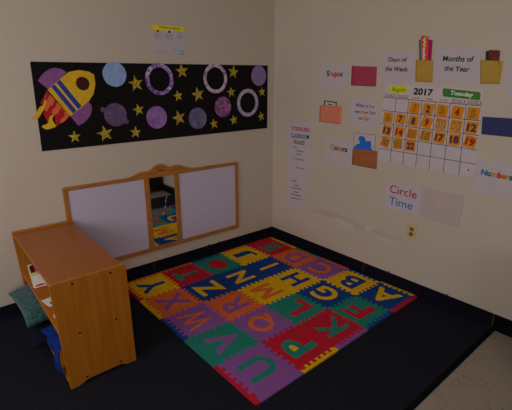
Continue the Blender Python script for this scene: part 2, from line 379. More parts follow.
# ------------------------------------------------------------------ foam alphabet mat
COLS = {'Y': C(178, 138, 4, (2.1, 1.9, 2)), 'R': C(150, 14, 30, (1.85, 3, 2.7)), 'B': C(8, 38, 100, (3, 2.7, 2.1)), 'G': C(16, 100, 78, (3.6, 1.85, 2.4)),
        'P': C(98, 46, 104, (2.3, 3.6, 2.7)), 'O': C(184, 84, 30, (1.6, 1.7, 2.7))}
NAMES = {'Y': 'yellow', 'R': 'red', 'B': 'blue', 'G': 'green', 'P': 'purple', 'O': 'orange'}
FM = {k: mat('foam_'+NAMES[k], v, 0.85, 0.12, var=0.05, scale=25, bump=0.35, bscale=500) for k, v in COLS.items()}
T = 0.3108; MO = (-0.845, -0.865); Z0, Z1 = 0.0004, 0.012; BW = 0.0275
matroot = thing('alphabet_floor_mat', 'foam puzzle floor mat of coloured letter tiles lying in the corner', 'play mat', (MO[0], MO[1], 0))
# local frame: i grows along -x (rows A, F, K, P, U), j grows along -y (E..A)
def edge(a, b, flip):
    """toothed polyline between grid points a and b (local xy), shared by both neighbours"""
    a = Vector(a); b = Vector(b); L = b-a; n = Vector((-L.y, L.x)).normalized(); K = 12; d = 0.0115*(1 if flip else -1)
    pts = [a]
    s = 0.06
    for k in range(K):
        t0 = s+(1-2*s)*k/K; t1 = s+(1-2*s)*(k+1)/K; sg = d if k % 2 == 0 else -d
        e = 0.006 if k % 2 == 0 else -0.006
        pts.append(a+L*(t0+0.0-0.004)+n*sg); pts.append(a+L*(t1+0.004)+n*sg)
    pts.append(b)
    return pts
# the pieces are pushed together by hand, so the outline is not quite square
OE, OA, OU, OY = (-0.062, -0.038), (-0.017, -1.660), (-1.622, -1.682), (-1.664, -0.046)   # outer corners at E, A, U, Y
def outp(s, t):                                        # outline: s from right wall to open side, t from back to front
    x = (OE[0]*(1-t)+OA[0]*t)*(1-s)+(OY[0]*(1-t)+OU[0]*t)*s
    y = (OE[1]*(1-t)+OA[1]*t)*(1-s)+(OY[1]*(1-t)+OU[1]*t)*s
    return (x-MO[0], y-MO[1])
def gp(i, j):
    x = -0.0874-0.3108*i+0.0078*j+0.0007*i*j-MO[0]; y = -0.106+0.0077*i-0.312*j-MO[1]
    m = 0.029
    if i == 0: x = outp(0, j/5)[0]-m
    if i == 5: x = outp(1, j/5)[0]+m
    if j == 0: y = outp(i/5, 0)[1]-m
    if j == 5: y = outp(i/5, 1)[1]+m
    return (x, y)
def og(i, j):                                          # outline point straight out from a border grid point
    g = gp(i, j); x, y = g
    if i == 0 and 0 < j < 5: x = outp(0, j/5)[0]
    if i == 5 and 0 < j < 5: x = outp(1, j/5)[0]
    if j == 0 and 0 < i < 5: y = outp(i/5, 0)[1]
    if j == 5 and 0 < i < 5: y = outp(i/5, 1)[1]
    return (x, y)
def soft(c, a, b, r=0.022, n=5):                       # rounded outer corner c between neighbours a and b
    c = Vector(c); a = Vector(a); b = Vector(b); p = c+(a-c).normalized()*r; q = c+(b-c).normalized()*r
    return [tuple(p*(1-t)**2+c*2*t*(1-t)+q*t*t) for t in (k/n for k in range(n+1))]
VE = {}; HE = {}
for i in range(6):
    for j in range(6):
        if j < 5: HE[i, j] = edge(gp(i, j), gp(i, j+1), (i+j) % 2 == 0)      # along y, at row line i
        if i < 5: VE[i, j] = edge(gp(i, j), gp(i+1, j), (i+j) % 2 == 1)      # along x, at column line j
def inset(pts, d=0.0004):
    return pts
# rows i=0..4, j=0..4 with j=0 at the corner
LET = [['E', 'D', 'C', 'B', 'A'], ['J', 'I', 'H', 'G', 'F'], ['O', 'N', 'M', 'L', 'K'], ['T', 'Z', 'R', 'Q', 'P'], ['Y', 'X', 'W', 'V', 'U']]
TC = ['ROPYB', 'YBYBG', 'GBYGR', 'RBOPR', 'YOPGP']
LC = ['GPOBY', 'BYBYR', 'RYORG', 'GYPOG', 'BPOPG']
ident = lambda u, v, d: (u, v, d)
for i in range(5):
    for j in range(5):
        out = HE[i, j][:-1] + VE[i, j+1][:-1] + HE[i+1, j][::-1][:-1] + VE[i, j][::-1][:-1]
        tcode, lcode, ch = TC[i][j], LC[i][j], LET[i][j]
        t = obj('mat_tile', PR([tuple(p) for p in out], ident, Z0, Z1), FM[tcode], matroot)
        if ch == 'O':
            t['label'] = 'green foam tile with a solid red disc'
        else:
            t['label'] = '%s foam tile with a %s letter %s' % (NAMES[tcode], NAMES[lcode], ch)
        qs = [gp(i, j), gp(i+1, j), gp(i, j+1), gp(i+1, j+1)]
        cx, cy = sum(q[0] for q in qs)/4, sum(q[1] for q in qs)/4
        if ch == 'O':
            obj('disc_inlay', PR(circ((cx, cy), 0.078, 0.094), ident, Z1-0.001, Z1+0.0008), FM['R'], t)
            continue
        if ch == 'M':
            w2, h2, k_ = 0.092, 0.100, 0.034
            out = [(-w2, -h2), (-w2+k_, -h2), (-w2+k_, h2-0.075), (-0.012, -h2+0.03), (0.012, -h2+0.03), (w2-k_, h2-0.075), (w2-k_, -h2), (w2, -h2), (w2, h2), (w2-0.045, h2), (0, -h2+0.095), (-w2+0.045, h2), (-w2, h2)]
            obj('letter', PR([(cx-q_, cy+p_) for p_, q_ in out], ident, Z1-0.001, Z1+0.0008), FM[lcode], t)
            continue
        off = 0.028 if ch not in 'MWKR' else (0.010 if ch in 'MW' else 0.018)
        me = text_mesh(ch, off)
        xs = [v.co.x for v in me.vertices]; ys = [v.co.y for v in me.vertices]
        w = max(xs)-min(xs); h = max(ys)-min(ys); mxx = (max(xs)+min(xs))/2; myy = (max(ys)+min(ys))/2
        sy = 0.200/h; sx = min(sy*1.02, 0.205/w)
        if ch in 'EFLTJ': sx = 0.150/w
        if ch in 'PBRK': sx = 0.160/w
        if ch == 'I': sx = 0.034/w
        if ch in 'UDHN': sx = 0.165/w
        for v in me.vertices:
            a = (v.co.x-mxx)*sx; bb = (v.co.y-myy)*sy
            v.co = (cx-bb, cy+a, Z1+(0.0008 if v.co.z > 0 else -0.001))
        bm = bmesh.new(); bm.from_mesh(me); bmesh.ops.recalc_face_normals(bm, faces=bm.faces); bm.to_mesh(me); bm.free(); me.name = 'letter'
        lo = link('letter', me, FM[lcode], t)
        if ch == 'P':
            obj('counter_inlay', PR(circ((cx-0.046, cy+0.004), 0.031, 0.049), ident, Z1-0.001, Z1+0.0004), FM['Y'], t)['label'] = 'yellow counter inside the letter P'
# border strips: front edge (j=5 side, A F K P U), right-wall edge (i=0), outer left edge (i=5), back edge (j=0)
def strip(pl, outer, col, lab):
    s = obj('border_strip', PR([tuple(p) for p in pl]+outer, ident, Z0, Z1-0.0002), FM[col], matroot); s['label'] = lab
CE, CA, CU, CY_ = outp(0, 0), outp(0, 1), outp(1, 1), outp(1, 0)
for j, c in enumerate('YGOBY'):                     # along the right wall
    outer = [og(0, j+1) if j < 4 else (CA[0], gp(0, 5)[1]), og(0, j) if j > 0 else (CE[0], gp(0, 0)[1])]
    strip(HE[0, j], outer, c, NAMES[c]+' edge strip beside the right wall')
for j, c in enumerate('RYBGR'):                     # open left side, from Y to U
    if j == 4: outer = [(gp(5, 5)[0], CU[1])] + soft(CU, CA, CY_) + [og(5, 4)]
    elif j == 0: outer = [og(5, 1), (CY_[0], gp(5, 0)[1])]
    else: outer = [og(5, j+1), og(5, j)]
    strip(HE[5, j], outer, c, NAMES[c]+' edge strip on the open left side')
for i, c in enumerate('RBPYP'):                     # front edge, from A to U
    if i == 0: outer = [og(1, 5)] + soft(CA, CU, CE) + [(CA[0], gp(0, 5)[1])]
    elif i == 4: outer = [(gp(5, 5)[0], CU[1]), og(4, 5)]
    else: outer = [og(i+1, 5), og(i, 5)]
    strip(VE[i, 5], outer, c, NAMES[c]+' edge strip on the near side')
for i, c in enumerate('ROBOO'):                     # back edge, from E to Y
    if i == 0: outer = [og(1, 0)] + soft(CE, CY_, CA) + [(CE[0], gp(0, 0)[1])]
    elif i == 4: outer = [(CY_[0], gp(5, 0)[1])] + soft(CY_, CU, CE) + [og(4, 0)]
    else: outer = [og(i+1, 0), og(i, 0)]
    strip(VE[i, 0], outer, c, NAMES[c]+' edge strip along the back')

# ------------------------------------------------------------------ shelf
SX0, SX1, SY0, SY1, SH = -2.303, -1.948, -0.972, -0.0215, 0.615
SHROT = 0.5
sh = thing('bookshelf', 'low honey-brown wooden bookshelf with two open levels, standing end-on to wall', 'bookshelf', ((SX0+SX1)/2, (SY0+SY1)/2, 0))
def endpanel(y0, y1):
    LT, LB, RT, RB = -2.322, -2.301, -1.944, -1.941      # panels a touch wider at the top
    o = []
    for k in range(7): t = k/6; q = t*t*(3-2*t); o.append((LB+0.045+0.05*t, 0.018*q))
    for k in range(7): t = k/6; q = t*t*(3-2*t); o.append((RB-0.095+0.05*t, 0.018*(1-q)))
    for cx, cz, a0, rr in ((RB-0.006, 0.006, 270, 0.006), (RT-0.009, SH-0.009, 0, 0.009), (LT+0.009, SH-0.009, 90, 0.009), (LB+0.006, 0.006, 180, 0.006)):
        for k in range(5):
            a = math.radians(a0+90*k/4); o.append((cx+rr*math.cos(a), cz+rr*math.sin(a)))
    return prism(bmesh.new(), o, lambda u, v, d: (u, d, v), y0, y1)
def bevelled(o, w=0.003):
    m = o.modifiers.new('bevel', 'BEVEL'); m.width = w; m.segments = 3; m.limit_method = 'ANGLE'; m.angle_limit = math.radians(40); return o
for y0, y1 in ((SY0, SY0+0.019), (SY1-0.019, SY1)):
    o = sub(bevelled(obj('end_panel', endpanel(y0, y1), M_wood)), sh)
    yy = y0-0.0005 if y0 == SY0 else None
    if yy is not None:
        for sx, sz in ((-2.219, .590), (-2.029, .590), (-2.218, .309), (-2.028, .309), (-2.214, .036), (-2.030, .036)):
            bm = PR(circ((sx, sz), 0.0062, n=20), lambda u, v, d: (u, d, v), SY0+0.002, yy)
            sc_ = obj('screw', bm, M_screw); sc_.parent = o
YI0, YI1 = SY0+0.0195, SY1-0.0195
for nm, za, zb, m_ in (('top_board', 0.584, 0.602, M_woodtop), ('shelf_board', 0.300, 0.318, M_wood), ('bottom_board', 0.030, 0.048, M_wood)):
    x0 = -2.314 if nm == 'top_board' else -2.304
    sub(obj(nm, BX(x0, SX1-0.004, YI0, YI1, za, zb, bev=0.003), m_), sh)
sub(obj('back_panel', BX(SX1-0.016, SX1-0.009, YI0, YI1, 0.0485, 0.2995), M_wood), sh)
sub(obj('back_panel', BX(SX1-0.016, SX1-0.009, YI0, YI1, 0.3185, 0.5835), M_wood), sh)

sh.rotation_euler = (0, 0, math.radians(SHROT))
# things on the middle level
def slab(name, cx, cy, z0, w, l, t, rz, m, label, cat, cover=None, group=None, curl=0.0):
    root = thing(name, label, cat, (cx, cy, z0), group); root.rotation_euler = (0, 0, math.radians(rz))
    obj('pages', BX(-w/2+0.002, w/2-0.002, -l/2+0.002, l/2-0.002, 0.0012, t-0.0012), M_paper, root)
    obj('back_cover', BX(-w/2, w/2, -l/2, l/2, 0, 0.0011), m, root)
    obj('front_cover', BX(-w/2, w/2, -l/2, l/2, t-0.0011, t), m, root)
    return root
M_redbook = mat('red_cover', C(150, 12, 24, 3), 0.5, 0.3)
M_cream = mat('cream_cover', C(160, 150, 100, 3.2), 0.6, 0.3, rgb2=C(120, 130, 90, 3), scale=60)
M_whitec = mat('white_cover', C(170, 165, 175, 3), 0.6, 0.3)
M_blk = mat('black_print', (0.02, 0.018, 0.018), 0.5, 0.3)
M_rd = mat('crimson_print', C(150, 16, 30, 3), 0.5, 0.3)
b2 = slab('booklet', -2.195, -0.215, 0.3535, 0.19, 0.23, 0.006, -4, M_cream, 'pale booklet with a white lower half, leaning on the red book', 'booklet'); b2.rotation_euler[0] = math.radians(17)
bm = BX(-0.092, 0.092, -0.128, -0.01, 0.0061, 0.0064); obj('white_panel', bm, M_whitec, b2)
bm = bmesh.new(); prism(bm, [(-0.085, -0.118), (-0.03, -0.118), (-0.025, -0.105), (-0.05, -0.098), (-0.08, -0.104)], ident, 0.0065, 0.0069); obj('printed_mark', bm, M_rd, b2)
bm = bmesh.new()
for q in (((-0.085, 0.02), (-0.04, 0.03), (-0.03, 0.075), (-0.06, 0.11), (-0.088, 0.09)), ((-0.02, 0.04), (0.03, 0.06), (0.0, 0.1))):
    prism(bm, list(q), ident, 0.0061, 0.0066)
obj('printed_mark', bm, M_blk, b2)
b3 = slab('book', -2.175, -0.120, 0.3184, 0.17, 0.14, 0.038, 0, M_redbook, 'thick red book lying at the back of the shelf under the pale booklet', 'book')
b4 = slab('book', -2.158, -0.150, 0.3835, 0.19, 0.12, 0.012, -4, M_redbook, 'red book lying on the upper half of the pale booklet', 'book'); b4.rotation_euler[0] = math.radians(17)
c1 = thing('index_card', 'small white card with black marks near the end of the shelf', 'card', (-2.247, -0.56, 0.3184)); c1.rotation_euler = (0, 0, math.radians(12))
obj('sheet', BX(-0.04, 0.04, -0.055, 0.055, 0, 0.0008), M_whitec, c1)
bm = bmesh.new()
for x, y in ((-0.012, -0.02), (0.012, 0.02), (0.02, -0.028)): prism(bm, circ((x, y), 0.008, 0.012, 10, 0.5, x*50), ident, 0.0008, 0.0012)
obj('printed_mark', bm, M_blk, c1)
c2 = thing('paper_scrap', 'tiny white paper scrap beside the shelf end panel', 'paper', (-2.272, -0.74, 0.3184))
obj('sheet', PR([(-0.012, -0.02), (0.01, -0.024), (0.014, 0.018), (-0.008, 0.022)], ident, 0, 0.001), M_whitec, c2)

# cushions
def cushion(name, c, w, l, t, eul, m, label, seed):
    bm = bmesh.new(); n = 36; top = {}; bot = {}
    for a in range(n+1):
        for b_ in range(n+1):
            u = -1+2*a/n; v = -1+2*b_/n
            pinch = 1-0.07*(1-abs(u)**2)*abs(v)**3; pinch2 = 1-0.07*(1-abs(v)**2)*abs(u)**3
            x = u*w/2*pinch2; y = v*l/2*pinch
            h = t/2*(max(0, (1-abs(u)**2.6))*max(0, (1-abs(v)**2.6)))**0.5
            wr = 1+0.13*noise.noise(Vector((u*2.2, v*2.2, seed)))
            h *= wr
            top[a, b_] = bm.verts.new((x, y, h))
            bot[a, b_] = top[a, b_] if a in (0, n) or b_ in (0, n) else bm.verts.new((x, y, -h))
    for a in range(n):
        for b_ in range(n):
            bm.faces.new((top[a, b_], top[a+1, b_], top[a+1, b_+1], top[a, b_+1]))
            q = (bot[a, b_], bot[a, b_+1], bot[a+1, b_+1], bot[a+1, b_])
            if len(set(q)) == 4:
                try: bm.faces.new(q)
                except ValueError: pass
    o = obj(name, bm, m, None, smooth=True)
    o.location = c; o.rotation_euler = [math.radians(v) for v in eul]
    return tag(o, label, 'cushion', 'cushions in the bookshelf')
M_teal = mat('teal_plush', C(46, 84, 84, 1.6), 1.0, 0.1, rgb2=C(22, 48, 52, 1.6), scale=45, bump=1.0, bscale=150, sheen=0.3)
M_navy = mat('navy_fabric', (0.007, 0.009, 0.022), 1.0, 0.1, scale=40, bump=0.5)
M_blue = mat('royal_blue_fabric', C(10, 38, 108, 1.35), 0.85, 0.15, scale=12, bump=0.3)
cushion('cushion', (-2.205, -0.300, 0.226), 0.40, 0.455, 0.125, (4, -6, 3), M_teal, 'teal plush cushion sticking out of the lower shelf towards wall', 1.3)
cushion('cushion', (-2.215, -0.42, 0.103), 0.34, 0.46, 0.10, (0, 0, -4), M_navy, 'dark navy cushion squashed beneath the teal cushion', 4.1)
# blue cloth hanging out of the lower level
bm = bmesh.new(); n, mcount = 30, 24; G = {}
for a in range(n+1):
    s = a/n
    for b_ in range(mcount+1):
        v = b_/mcount                                   # v = 0 towards the wall, 1 towards the near panel
        y = -0.60-0.325*v
        zend = 0.175-0.11*min(1, max(0, (v-0.45)/0.25))   # only the near part falls over the lip
        ztop = 0.185+0.035*v+0.010*math.sin(v*13)
        if s < 0.45:
            t = s/0.45; x = -2.10-0.215*t; z = ztop+0.02*math.sin(t*math.pi)
        else:
            t = (s-0.45)/0.55; x = -2.315-0.012*math.sin(t*math.pi)-0.004*t; z = ztop+(zend-ztop)*t
        x += 0.007*math.sin(v*17+s*4)*(0.3+s)
        if s >= 0.45: y = y+0.02*t*(0.5-v)*2
        G[a, b_] = bm.verts.new((x, y, z))
for a in range(n):
    for b_ in range(mcount): bm.faces.new((G[a, b_], G[a+1, b_], G[a+1, b_+1], G[a, b_+1]))
o = obj('blue_cloth', bm, M_blue, None, smooth=True)
md = o.modifiers.new('thick', 'SOLIDIFY'); md.thickness = 0.006
tag(o, 'bright blue cloth hanging out of the bottom of the bookshelf', 'cloth')

# ------------------------------------------------------------------ mirror board on the left wall
bd = thing('mirror_board', 'low wall panel with two white boards and a narrow mirror in a wooden frame', 'mirror board', (-1.21, 0, 0.52))
M_wb = mat('whiteboard_surface', C(128, 120, 134, (3.1, 3.2, 3.3)), 0.3, 0.35, var=0.015, scale=3)
M_mirror = bpy.data.materials.new('mirror_glass'); M_mirror.use_nodes = True
b = M_mirror.node_tree.nodes['Principled BSDF']; b.inputs['Metallic'].default_value = 1; b.inputs['Base Color'].default_value = (0.80, 0.82, 0.80, 1)
nz = M_mirror.node_tree.nodes.new('ShaderNodeTexNoise'); nz.inputs['Scale'].default_value = 6
mr = M_mirror.node_tree.nodes.new('ShaderNodeMapRange'); mr.inputs['To Min'].default_value = 0.02; mr.inputs['To Max'].default_value = 0.05
M_mirror.node_tree.links.new(nz.outputs['Fac'], mr.inputs['Value']); M_mirror.node_tree.links.new(mr.outputs['Result'], b.inputs['Roughness'])
BX0, BX1, BZ0, BZ1 = -1.977, -0.443, 0.194, 0.848
FD = 0.018
def P(name, bm, m):
    for v in bm.verts:                                  # a measured offset of the panel from the corner
        v.co.x -= 0.0062*(v.co.x+2.622); v.co.z += 0.0062*(1.524-v.co.z)
    return sub(obj(name, bm, m), bd)
P('bottom_rail', BX(BX0, BX1, -FD, -0.001, BZ0, BZ0+0.034, bev=0.003), M_wooddark)
for x0 in (BX0, BX1-0.032):
    P('side_stile', BX(x0, x0+0.032, -FD, -0.001, BZ0+0.0345, BZ1-0.027, bev=0.003), M_wooddark)
for x0 in (-1.378, -1.110):
    P('divider', BX(x0, x0+0.043, -FD, -0.001, BZ0+0.0345, BZ1-0.027, bev=0.003), M_wooddark)
# top rail with scalloped crest
cr = [(-1.52, .849), (-1.48, .853), (-1.45, .861), (-1.42, .872), (-1.39, .879), (-1.36, .880), (-1.335, .879), (-1.315, .886), (-1.29, .903), (-1.262, .918), (-1.228, .925),
      (-1.20, .918), (-1.175, .903), (-1.155, .889), (-1.138, .886), (-1.115, .894), (-1.09, .901), (-1.06, .898), (-1.03, .885), (-.995, .868), (-.955, .858), (-.91, .850)]
cr = [(u, z) for u, z in cr]
out = [(BX0, BZ1-0.0265), (BX1, BZ1-0.0265), (BX1, BZ1-0.006), (BX1-0.006, BZ1)] + cr[::-1] + [(BX0+0.006, BZ1), (BX0, BZ1-0.006)]
tr = P('top_rail', PR(out, LW, 0.001, FD), M_wooddark); bevelled(tr, 0.002)
o = obj('engraved_mark', PR(circ((-1.231, .876), 0.030, 0.007, 20), LW, FD, FD+0.0006), mat('engraving_brown', C(70, 36, 14, 2.6), 0.5)); o.parent = tr; 
P('white_panel', BX(BX0+0.0325, -1.3785, -0.012, -0.001, BZ0+0.0345, BZ1-0.0275), M_wb)
P('white_panel', BX(-1.0665, BX1-0.0325, -0.012, -0.001, BZ0+0.0345, BZ1-0.0275), M_wb)
mi = P('mirror', BX(-1.3345, -1.1105, -0.012, -0.001, BZ0+0.0345, BZ1-0.0275), M_mirror); mi['label'] = 'narrow mirror between the two white panels'
bm = bmesh.new()  # thin white streaks laid on the mirror face
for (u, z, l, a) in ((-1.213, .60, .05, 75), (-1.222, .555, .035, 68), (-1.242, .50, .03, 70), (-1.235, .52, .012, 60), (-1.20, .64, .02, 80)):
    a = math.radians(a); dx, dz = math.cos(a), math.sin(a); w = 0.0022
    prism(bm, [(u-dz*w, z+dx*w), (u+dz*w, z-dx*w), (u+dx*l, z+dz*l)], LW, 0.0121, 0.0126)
s_ = obj('streak', bm, M_whitec); s_.parent = mi; s_['label'] = 'thin white streaks on the mirror'
bm = PR(circ((BX0+0.014, .775), 0.004, n=12), LW, FD, FD+0.001); P('screw', bm, M_screw)

# ------------------------------------------------------------------ space banner on the left wall
sp = thing('space_banner', 'long black paper banner with rocket, glitter stars and painted planets', 'banner', (-1.07, 0, 1.41))
def S(name, bm, m, parent=None, lab=None):
    o = obj(name, bm, m)
    if parent is None: sub(o, sp)
    else: o.parent = parent
    if lab: o['label'] = lab
    return o
S('black_backing', PR([tuple(p) for p in D['poster']], LW, 0.0006, 0.003), M_black)
def marble(name, c1, c2, sc=14, c3=None):
    m = bpy.data.materials.new(name); m.use_nodes = True; N = m.node_tree.nodes; Lk = m.node_tree.links; b = N['Principled BSDF']
    b.inputs['Roughness'].default_value = 0.7
    tc = N.new('ShaderNodeTexCoord'); no = N.new('ShaderNodeTexNoise'); no.inputs['Scale'].default_value = sc; no.inputs['Detail'].default_value = 6; no.inputs['Distortion'].default_value = 1.6
    Lk.new(tc.outputs['Object'], no.inputs['Vector']); rp = N.new('ShaderNodeValToRGB'); rp.color_ramp.elements[0].position = 0.38; rp.color_ramp.elements[1].position = 0.62
    rp.color_ramp.elements[0].color = (*c1, 1); rp.color_ramp.elements[1].color = (*c2, 1)
    if c3: e = rp.color_ramp.elements.new(0.5); e.color = (*c3, 1)
    Lk.new(no.outputs['Fac'], rp.inputs['Fac']); Lk.new(rp.outputs['Color'], b.inputs['Base Color'])
    return m
K = 3.0
PM = {'p1': (marble('paint_sky_blue', C(84, 104, 148, 3.1), C(98, 116, 158, 3.1)), 'light blue paper planet beside the rocket'),
      'p2': (marble('paint_plum', C(62, 44, 76, 2.6), C(76, 58, 88, 2.6)), 'dark plum planet with a knob on each side'),
      'p3': (marble('paint_violet', C(92, 58, 116, 2.5), C(112, 82, 132, 2.5)), 'violet planet below the purple ring'),
      'p4': (marble('paint_slate', C(54, 50, 76, K), C(78, 74, 98, K)), 'slate grey planet near the bottom edge'),
      'p5': (marble('paint_pink', C(116, 66, 112, K), C(96, 72, 116, K), 14, C(60, 30, 62, K)), 'pink and plum marbled planet'),
      'p6': (marble('paint_lilac', C(82, 74, 118, K), C(94, 74, 110, K)), 'lilac planet in the upper right corner')}
def cen(n): q = D[n]; return ((q[2][0]+q[3][0])/2+(0), (q[2][1]+q[3][1])/2)
def rad(n): q = D[n]; return (q[1][0]-q[0][0]+q[2][1]-q[3][1])/4
def cc(n): q = D[n]; return ((q[0][0]+q[1][0])/2, (q[2][1]+q[3][1])/2)
for n, (m, lab) in PM.items():
    pp = S('planet', PR(circ(cc(n), rad(n), n=48, wob=0.03, seed=len(lab)), LW, 0.003, 0.0042), m, None, lab)
    if n == 'p2':
        for kk in ('k1', 'k2'): S('knob', PR(circ(cc(kk), rad(kk)*1.1, n=20), LW, 0.003, 0.0039), m, pp)
for n, ni, c1, c2, c3, lab in (('r1', 'r1i', C(130, 124, 140, K), C(60, 40, 92, K), C(92, 70, 124, K), 'purple and white painted ring'),
                       ('r2', 'r2i', C(140, 128, 140, K), C(80, 66, 100, K), C(132, 118, 134, K), 'pale lilac painted ring near the top edge'),
                       ('r3', 'r3i', C(124, 118, 134, K), C(84, 102, 128, K), C(118, 104, 128, K), 'pale blue painted ring on the right')):
    S('planet_ring', ringb(bmesh.new(), cc(n), rad(n), rad(ni), LW, 0.003, 0.0042), marble('paint_ring_'+n, c1, c2, 18, c3), None, lab)
M_gold = mat('gold_glitter', C(176, 128, 30, 3.4), 0.45, 0.5, rgb2=C(80, 50, 4, 3.0), scale=130, bump=0.8, bscale=700, metal=0.25)
rs = random.Random(3)
rots = [8, 12, 10, -5, 6, 10, 14, 12, -8, 6, 8, 10, 5, 12, 0]
for k, ((u, z), (u2, z2)) in enumerate(zip(D['stars'], D['starsr'])):
    R_ = math.hypot(u-u2, z-z2)*1.02; pts = []
    for q in range(10):
        a = math.radians(90+rots[k]+36*q); rr = R_ if q % 2 == 0 else R_*0.40; pts.append((u+rr*math.cos(a), z+rr*math.sin(a)))
    S('star', PR(pts, LW, 0.003, 0.0044), M_gold)
roc = thing('rocket', '', ''); del roc['label']; del roc['category']; sub(roc, sp)
M_ry = mat('rocket_yellow', C(178, 146, 34, (2.6, 1.85, 1.8)), 0.8, 0.1); M_rp = mat('rocket_purple', C(98, 58, 104, 2.6), 0.8, 0.1)
M_rb = mat('rocket_blue', C(30, 44, 108, 2.6), 0.8, 0.1); M_rw = mat('rocket_brown', C(42, 18, 18, 3.0), 0.8, 0.1)
M_ro = mat('flame_orange', C(180, 74, 46, 2.7), 0.8, 0.1); M_rr = mat('flame_red', C(140, 24, 30, 2.2), 0.8, 0.1)
def smooth_poly(pts, keep=()):                       # Catmull-Rom through the outline
    out = []; n = len(pts)
    for i in range(n):
        p0, p1, p2, p3 = (Vector(pts[(i+k) % n]) for k in (-1, 0, 1, 2))
        for t in (0, .25, .5, .75):
            out.append(tuple(0.5*((2*p1)+(-p0+p2)*t+(2*p0-5*p1+4*p2-p3)*t*t+(-p0+3*p1-3*p2+p3)*t**3)))
    return out
def RK(name, key, d0, d1, m, sm=True, lab=None):
    pts = [tuple(p) for p in D[key]]
    return S(name, PR(smooth_poly(pts) if sm else pts, LW, d0, d1), m, roc, lab)
RK('fin', 'finA', 0.0030, 0.0040, M_rp, False); RK('fin', 'finB', 0.0030, 0.0040, M_rp, False)
RK('flame', 'fl0', 0.0030, 0.0040, M_ro, False, 'orange flame')
for kk in ('flR1', 'flR2', 'flR3'): RK('flame', kk, 0.0040, 0.0046, M_rr, False, 'red flame')
for kk in ('flY1', 'flY2'): RK('flame', kk, 0.0044, 0.0052, M_ry, True, 'yellow flame')
RK('hull', 'body', 0.0048, 0.0058, M_ry, False); RK('stripe', 's1', 0.0058, 0.0064, M_rb, False); RK('stripe', 's2', 0.0058, 0.0064, M_rb, False)
S('porthole', PR(circ(cc('win'), rad('win')), LW, 0.0058, 0.0064), M_rw, roc)

# ------------------------------------------------------------------ flyer on the left wall
fy = D['flyer']; fl = thing('flyer', 'small white flyer with a yellow heading above the black banner', 'flyer', (-1.085, 0, 1.86))
def F(name, bm, m): return sub(obj(name, bm, m), fl)
F('sheet', PR([tuple(p) for p in fy], LW, 0.0, 0.0016), M_paper)
M_yel = mat('flyer_yellow', C(180, 150, 10, 3.4), 0.6); F('heading_band', PR([quadpt(fy, 0, 0), quadpt(fy, 1, 0), quadpt(fy, 1, .17), quadpt(fy, 0.0, .19)], LW, 0.0016, 0.0020), M_yel)
bm = word_bars(bmesh.new(), quadpt(fy, .2, .075), quadpt(fy, .85, .10), 0.007, LW, 0.0020, 1); F('heading_print', bm, M_rr)
F('heading_label', PR([quadpt(fy, .36, .11), quadpt(fy, .68, .125), quadpt(fy, .68, .16), quadpt(fy, .36, .15)], LW, 0.0020, 0.0023), M_paper)
M_b = mat('flyer_blue', C(60, 120, 180, 3), 0.6)
for s, m in ((.17, M_rr), (.52, M_ink), (.84, M_b)):
    F('dot', PR(circ(quadpt(fy, s, .205), 0.0095, n=20), LW, 0.0020, 0.0025), m)
M_grey = mat('grey_print', C(84, 76, 80, 3.6), 0.7)
bm = bmesh.new()
for q, (s0, s1) in enumerate(((.06, .30), (.40, .64), (.76, .95))):
    bm = bmesh.new()
    for r_ in range(5 if q < 2 else 4):
        word_bars(bm, quadpt(fy, s0, .30+.04*r_), quadpt(fy, s1-.05*(r_ % 2), .30+.04*r_), 0.0032, LW, 0.0016, q*9+r_)
    F('print', bm, M_grey)
bm = bmesh.new()
word_bars(bm, quadpt(fy, .06, .93), quadpt(fy, .42, .94), 0.0032, LW, 0.0016, 77)
F('print', bm, M_grey)
M_cy = mat('flyer_teal', C(50, 130, 160, 3.2), 0.6)
sw = [(.60, .84), (.64, .79), (.70, .78), (.76, .82), (.84, .85), (.92, .84), (1, .83), (1, .88), (.92, .91), (.84, .90), (.76, .86), (.70, .82), (.65, .84)]
F('swoosh', PR([quadpt(fy, *p) for p in sw], LW, 0.0016, 0.0020), M_cy)
F('mark', PR([quadpt(fy, .88, .955), quadpt(fy, .98, .955), quadpt(fy, .98, .98), quadpt(fy, .88, .98)], LW, 0.0016, 0.0020), M_rb)

# ------------------------------------------------------------------ papers on the right wall
def sheet(key, name, label, cat, d=0.0, th=0.0016, m=None, grp=None):
    q = [tuple(p) for p in D[key]]
    cu = sum(p[0] for p in q)/len(q); cz = sum(p[1] for p in q)/len(q)
    r_ = thing(name, label, cat, (0, -cu, cz), grp)
    sub(obj('sheet', PR(q, RW, d, d+th), m or M_paper), r_)
    return r_
def wtext(root, name, body, key, m, d=0.0016, offset=0.0, colors=None, cap=None, spacing=1.0, lift=0.0):
    q = D[key]; cp = cap or math.hypot(q[2][0]-q[0][0], q[2][1]-q[0][1])
    o = text(name, body, q[0], q[1], cp, RW, d, m, None, offset, colors, spacing)
    sub(o, root); return o
def ink(n, c): return mat('ink_'+n, c, 0.6, 0.15, var=0.03)
I_red = ink('crimson', C(132, 14, 40, 2.2)); I_blu = ink('blue', C(20, 84, 136, 2.3)); I_nvy = ink('navy', C(22, 30, 84, 3)); I_grn = ink('green', C(28, 84, 36, 2))
I_ylw = ink('amber', C(150, 116, 10, 2)); I_org = ink('orange', C(160, 76, 10, 2.2)); I_dk = ink('charcoal', (0.02, 0.018, 0.025)); I_dgr = ink('forest', C(18, 46, 34, 3)); I_mar = ink('maroon', C(90, 14, 26, 3))
r_ = sheet('shapes', 'paper_sign', 'white paper sign reading Shapes beside the pink pocket', 'sign', grp='paper signs on the right wall')
wtext(r_, 'lettering', 'Shapes', 'shapes_t', [I_dgr, I_ylw, I_org, I_red, I_grn], colors=[0, 1, 2, 3, 2, 4], offset=0.035)
